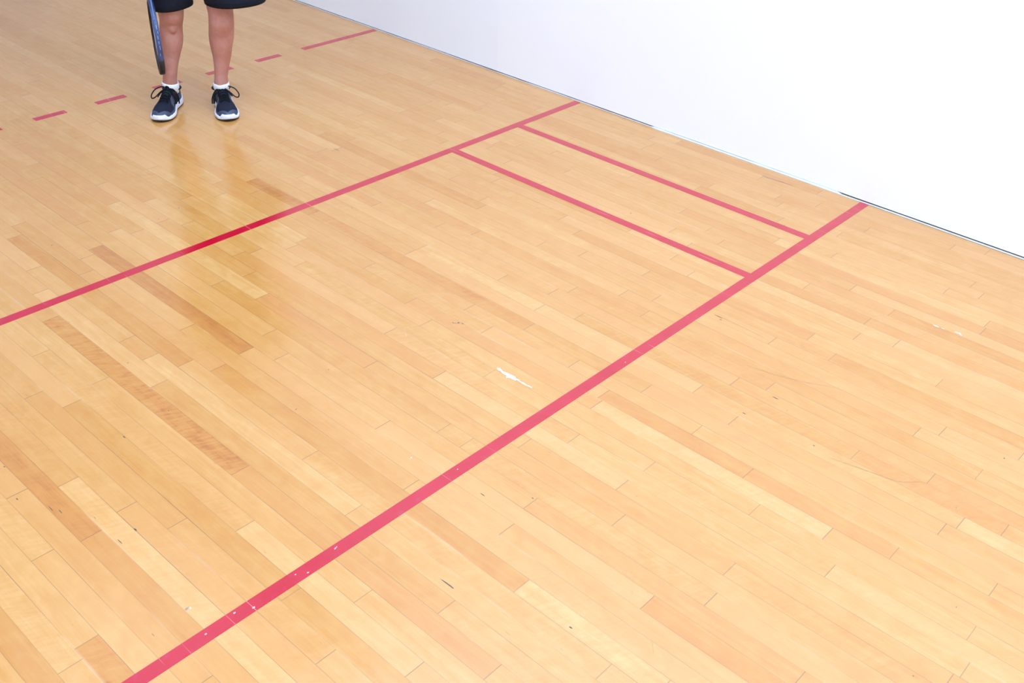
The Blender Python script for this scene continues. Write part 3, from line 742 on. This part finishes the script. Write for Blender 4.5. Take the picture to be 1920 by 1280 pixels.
# ---------------------------------------------------------------- racket hanging from the right hand
FRAME = simple('blue_racket_frame', (.022, .050, .16), .22, .7, .45, 14)
FRAMED = simple('black_grommet_strip', (.012, .010, .014), .45, .5, .3, 60)
STRING = simple('white_string', (.82, .80, .82), .4, .5, .05, 60)
GRIPM = simple('black_grip_wrap', (.015, .015, .017), .8, .3, .4, 90, .6)
LETTER = simple('silver_lettering', (.40, .48, .58), .35, .5, .1, 60)
def racket():
    vdir = Vector((TIP.x-CAM.x, TIP.y-CAM.y, 0)).normalized(); rd = Vector((vdir.y, -vdir.x, 0))
    th = math.radians(3.5)
    HX = (-vdir*math.cos(th)+rd*math.sin(th)); HX = (HX-RAX*HX.dot(RAX)).normalized()   # across the head, toward the near arm
    NZ = HX.cross(RAX).normalized()                                                # string-plane normal
    O = TIP
    def W(a, l, n=0.0): return O+HX*a+RAX*l+NZ*n
    root = bpy.data.objects.new('racquetball_racket', None); C.objects.link(root); root.location = TIP+RAX*.28
    root['label'] = 'blue and black racket held head-down beside the right leg'; root['category'] = 'racket'
    bpy.context.view_layer.update()
    def put(o): return to_parent(o, root)
    # head outline: teardrop
    prof = []
    n = 96
    for k in range(n):
        t = 2*PI*k/n; l = .165-.165*math.cos(t); a = .112*math.sin(t)
        a *= 1.0-.20*((l/.33)**2)*0+(.06*math.sin(PI*l/.33)); prof.append((a, l))
    TH, BM = .0062, .0112          # half in-plane, half beam
    def ring_at(k, fa, fb, n_=12):
        a, l = prof[k]; a2, l2 = prof[(k+1) % n]; a1, l1 = prof[k-1]
        t = Vector((a2-a1, l2-l1, 0)).normalized(); nr = Vector((t.y, -t.x, 0))    # outward in plane
        if nr.x*a+nr.y*(l-.165) < 0: nr = -nr
        out = []
        for j in range(n_):
            q = 2*PI*j/n_; cx, sx = math.cos(q), math.sin(q)
            e = .55; rx = fa*abs(cx)**e*(1 if cx > 0 else -1); rz = fb*abs(sx)**e*(1 if sx > 0 else -1)
            out.append(W(a+nr.x*rx, l+nr.y*rx, rz))
        return out
    f = MB(); R_ = [ring_at(k, TH, BM) for k in range(n)]; R_.append(R_[0]); f.rings(R_, False, False)
    # throat arms to the handle
    for sg in (-1, 1):
        f.tube(spline([W(sg*.104, .235), W(sg*.088, .272), W(sg*.052, .322), W(sg*.018, .378), W(sg*.008, .42)], 5), [.004]+[.0065]*3+[.0078]*17, 10)
    put(f.build('frame', FRAME, smooth=True))
    b = MB()
    def strip(k0, k1, off, wid, mb):
        rr = []
        for kk in range(k0, k1+1):
            k = kk % n
            a, l = prof[k]; a2, l2 = prof[(k+1) % n]; a1, l1 = prof[k-1]
            t = Vector((a2-a1, l2-l1, 0)).normalized(); nr = Vector((t.y, -t.x, 0))
            if nr.x*a+nr.y*(l-.165) < 0: nr = -nr
            p0, p1 = off-.0012, off+.0006
            rr.append([W(a+nr.x*q, l+nr.y*q, w) for q, w in ((p0, -wid), (p1, -wid), (p1, wid), (p0, wid))])
        mb.rings(rr)
    # black inner liner all round, and the black bumper over the tip
    rr = []
    for kk in range(n+1):
        k = kk % n
        a, l = prof[k]; a2, l2 = prof[(k+1) % n]; a1, l1 = prof[k-1]
        t = Vector((a2-a1, l2-l1, 0)).normalized(); nr = Vector((t.y, -t.x, 0))
        if nr.x*a+nr.y*(l-.165) < 0: nr = -nr
        rr.append([W(a+nr.x*q, l+nr.y*q, w) for q, w in ((-TH*.75, -BM*1.03), (-TH-.0012, -BM*.8), (-TH-.0012, BM*.8), (-TH*.75, BM*1.03))])
    b.rings(rr, False, False)
    lo = b.build('inner_liner', FRAMED, smooth=False); put(lo)
    g = MB(); rr = []
    for kk in range(-17, 18):
        k = kk % n; sc = 1.14
        rr.append(ring_at(k, TH*1.25, BM*1.10))
    g.rings(rr); put(g.build('bumper_guard', FRAMED, smooth=True))
    # strings
    st = MB()
    def inside(l):
        best = 0
        for a, ll in prof:
            if abs(ll-l) < .006: best = max(best, a)
        return best-.004
    for i in range(-6, 7):
        a = i*.0155
        ls = [ll for aa, ll in prof if abs(aa-a) < .006] or [.02, .3]
        l0, l1 = min(ls)+.002, max(ls)-.002
        if l1-l0 > .03: st.tube([W(a, l0, .0008), W(a, l1, .0008)], .0008, 6)
    for i in range(19):
        l = .020+i*.0162; w = inside(l)
        if w > .01: st.tube([W(-w, l, -.0008), W(w, l, -.0008)], .0008, 6)
    put(st.build('strings', STRING))
    # handle: eight-sided grip, butt cap
    hd = MB(); st_ = [(.40, .012), (.415, .0155), (.43, .0150), (.50, .0150), (.54, .0152), (.556, .0175), (.562, .0178), (.566, .015)]
    hd.rings([[W(r*1.05*math.cos(2*PI*k/8+PI/8), l, r*.9*math.sin(2*PI*k/8+PI/8)) for k in range(8)] for l, r in st_]); ho = hd.build('grip', GRIPM); put(ho)
    # silver lettering and marks down the outer face of the frame
    r = random.Random(3)
    def outer(k, wid, z0, h=.0006):
        a, l = prof[k % n]; a2, l2 = prof[(k+1) % n]; a1, l1 = prof[(k-1) % n]
        t = Vector((a2-a1, l2-l1, 0)).normalized(); nr = Vector((t.y, -t.x, 0))
        if nr.x*a+nr.y*(l-.165) < 0: nr = -nr
        c = W(a+nr.x*(TH+h*.3), l+nr.y*(TH+h*.3), z0); tt = (HX*t.x+RAX*t.y)
        nn = HX*nr.x+RAX*nr.y
        vv = []
        for d in (0, 1):
            for q, w in ((-1, -1), (1, -1), (1, 1), (-1, 1)): vv.append(c+tt*(q*wid*1.6)+NZ*(w*.0008)+nn*(d*h))
        lt = MB(); lt.add(vv, [(0, 1, 2, 3), (4, 5, 6, 7), (0, 1, 5, 4), (1, 2, 6, 5), (2, 3, 7, 6), (3, 0, 4, 7)])
        put(lt.build('letter_mark', LETTER))
    for k, w in ((23, .006), (25, .004), (27, .005), (29, .003), (31, .006), (35, .004), (20, .004), (12, .0025), (9, .0025)):
        outer(k, w, r.uniform(-.003, .002)); outer(n-k, w, r.uniform(-.003, .002))
racket()
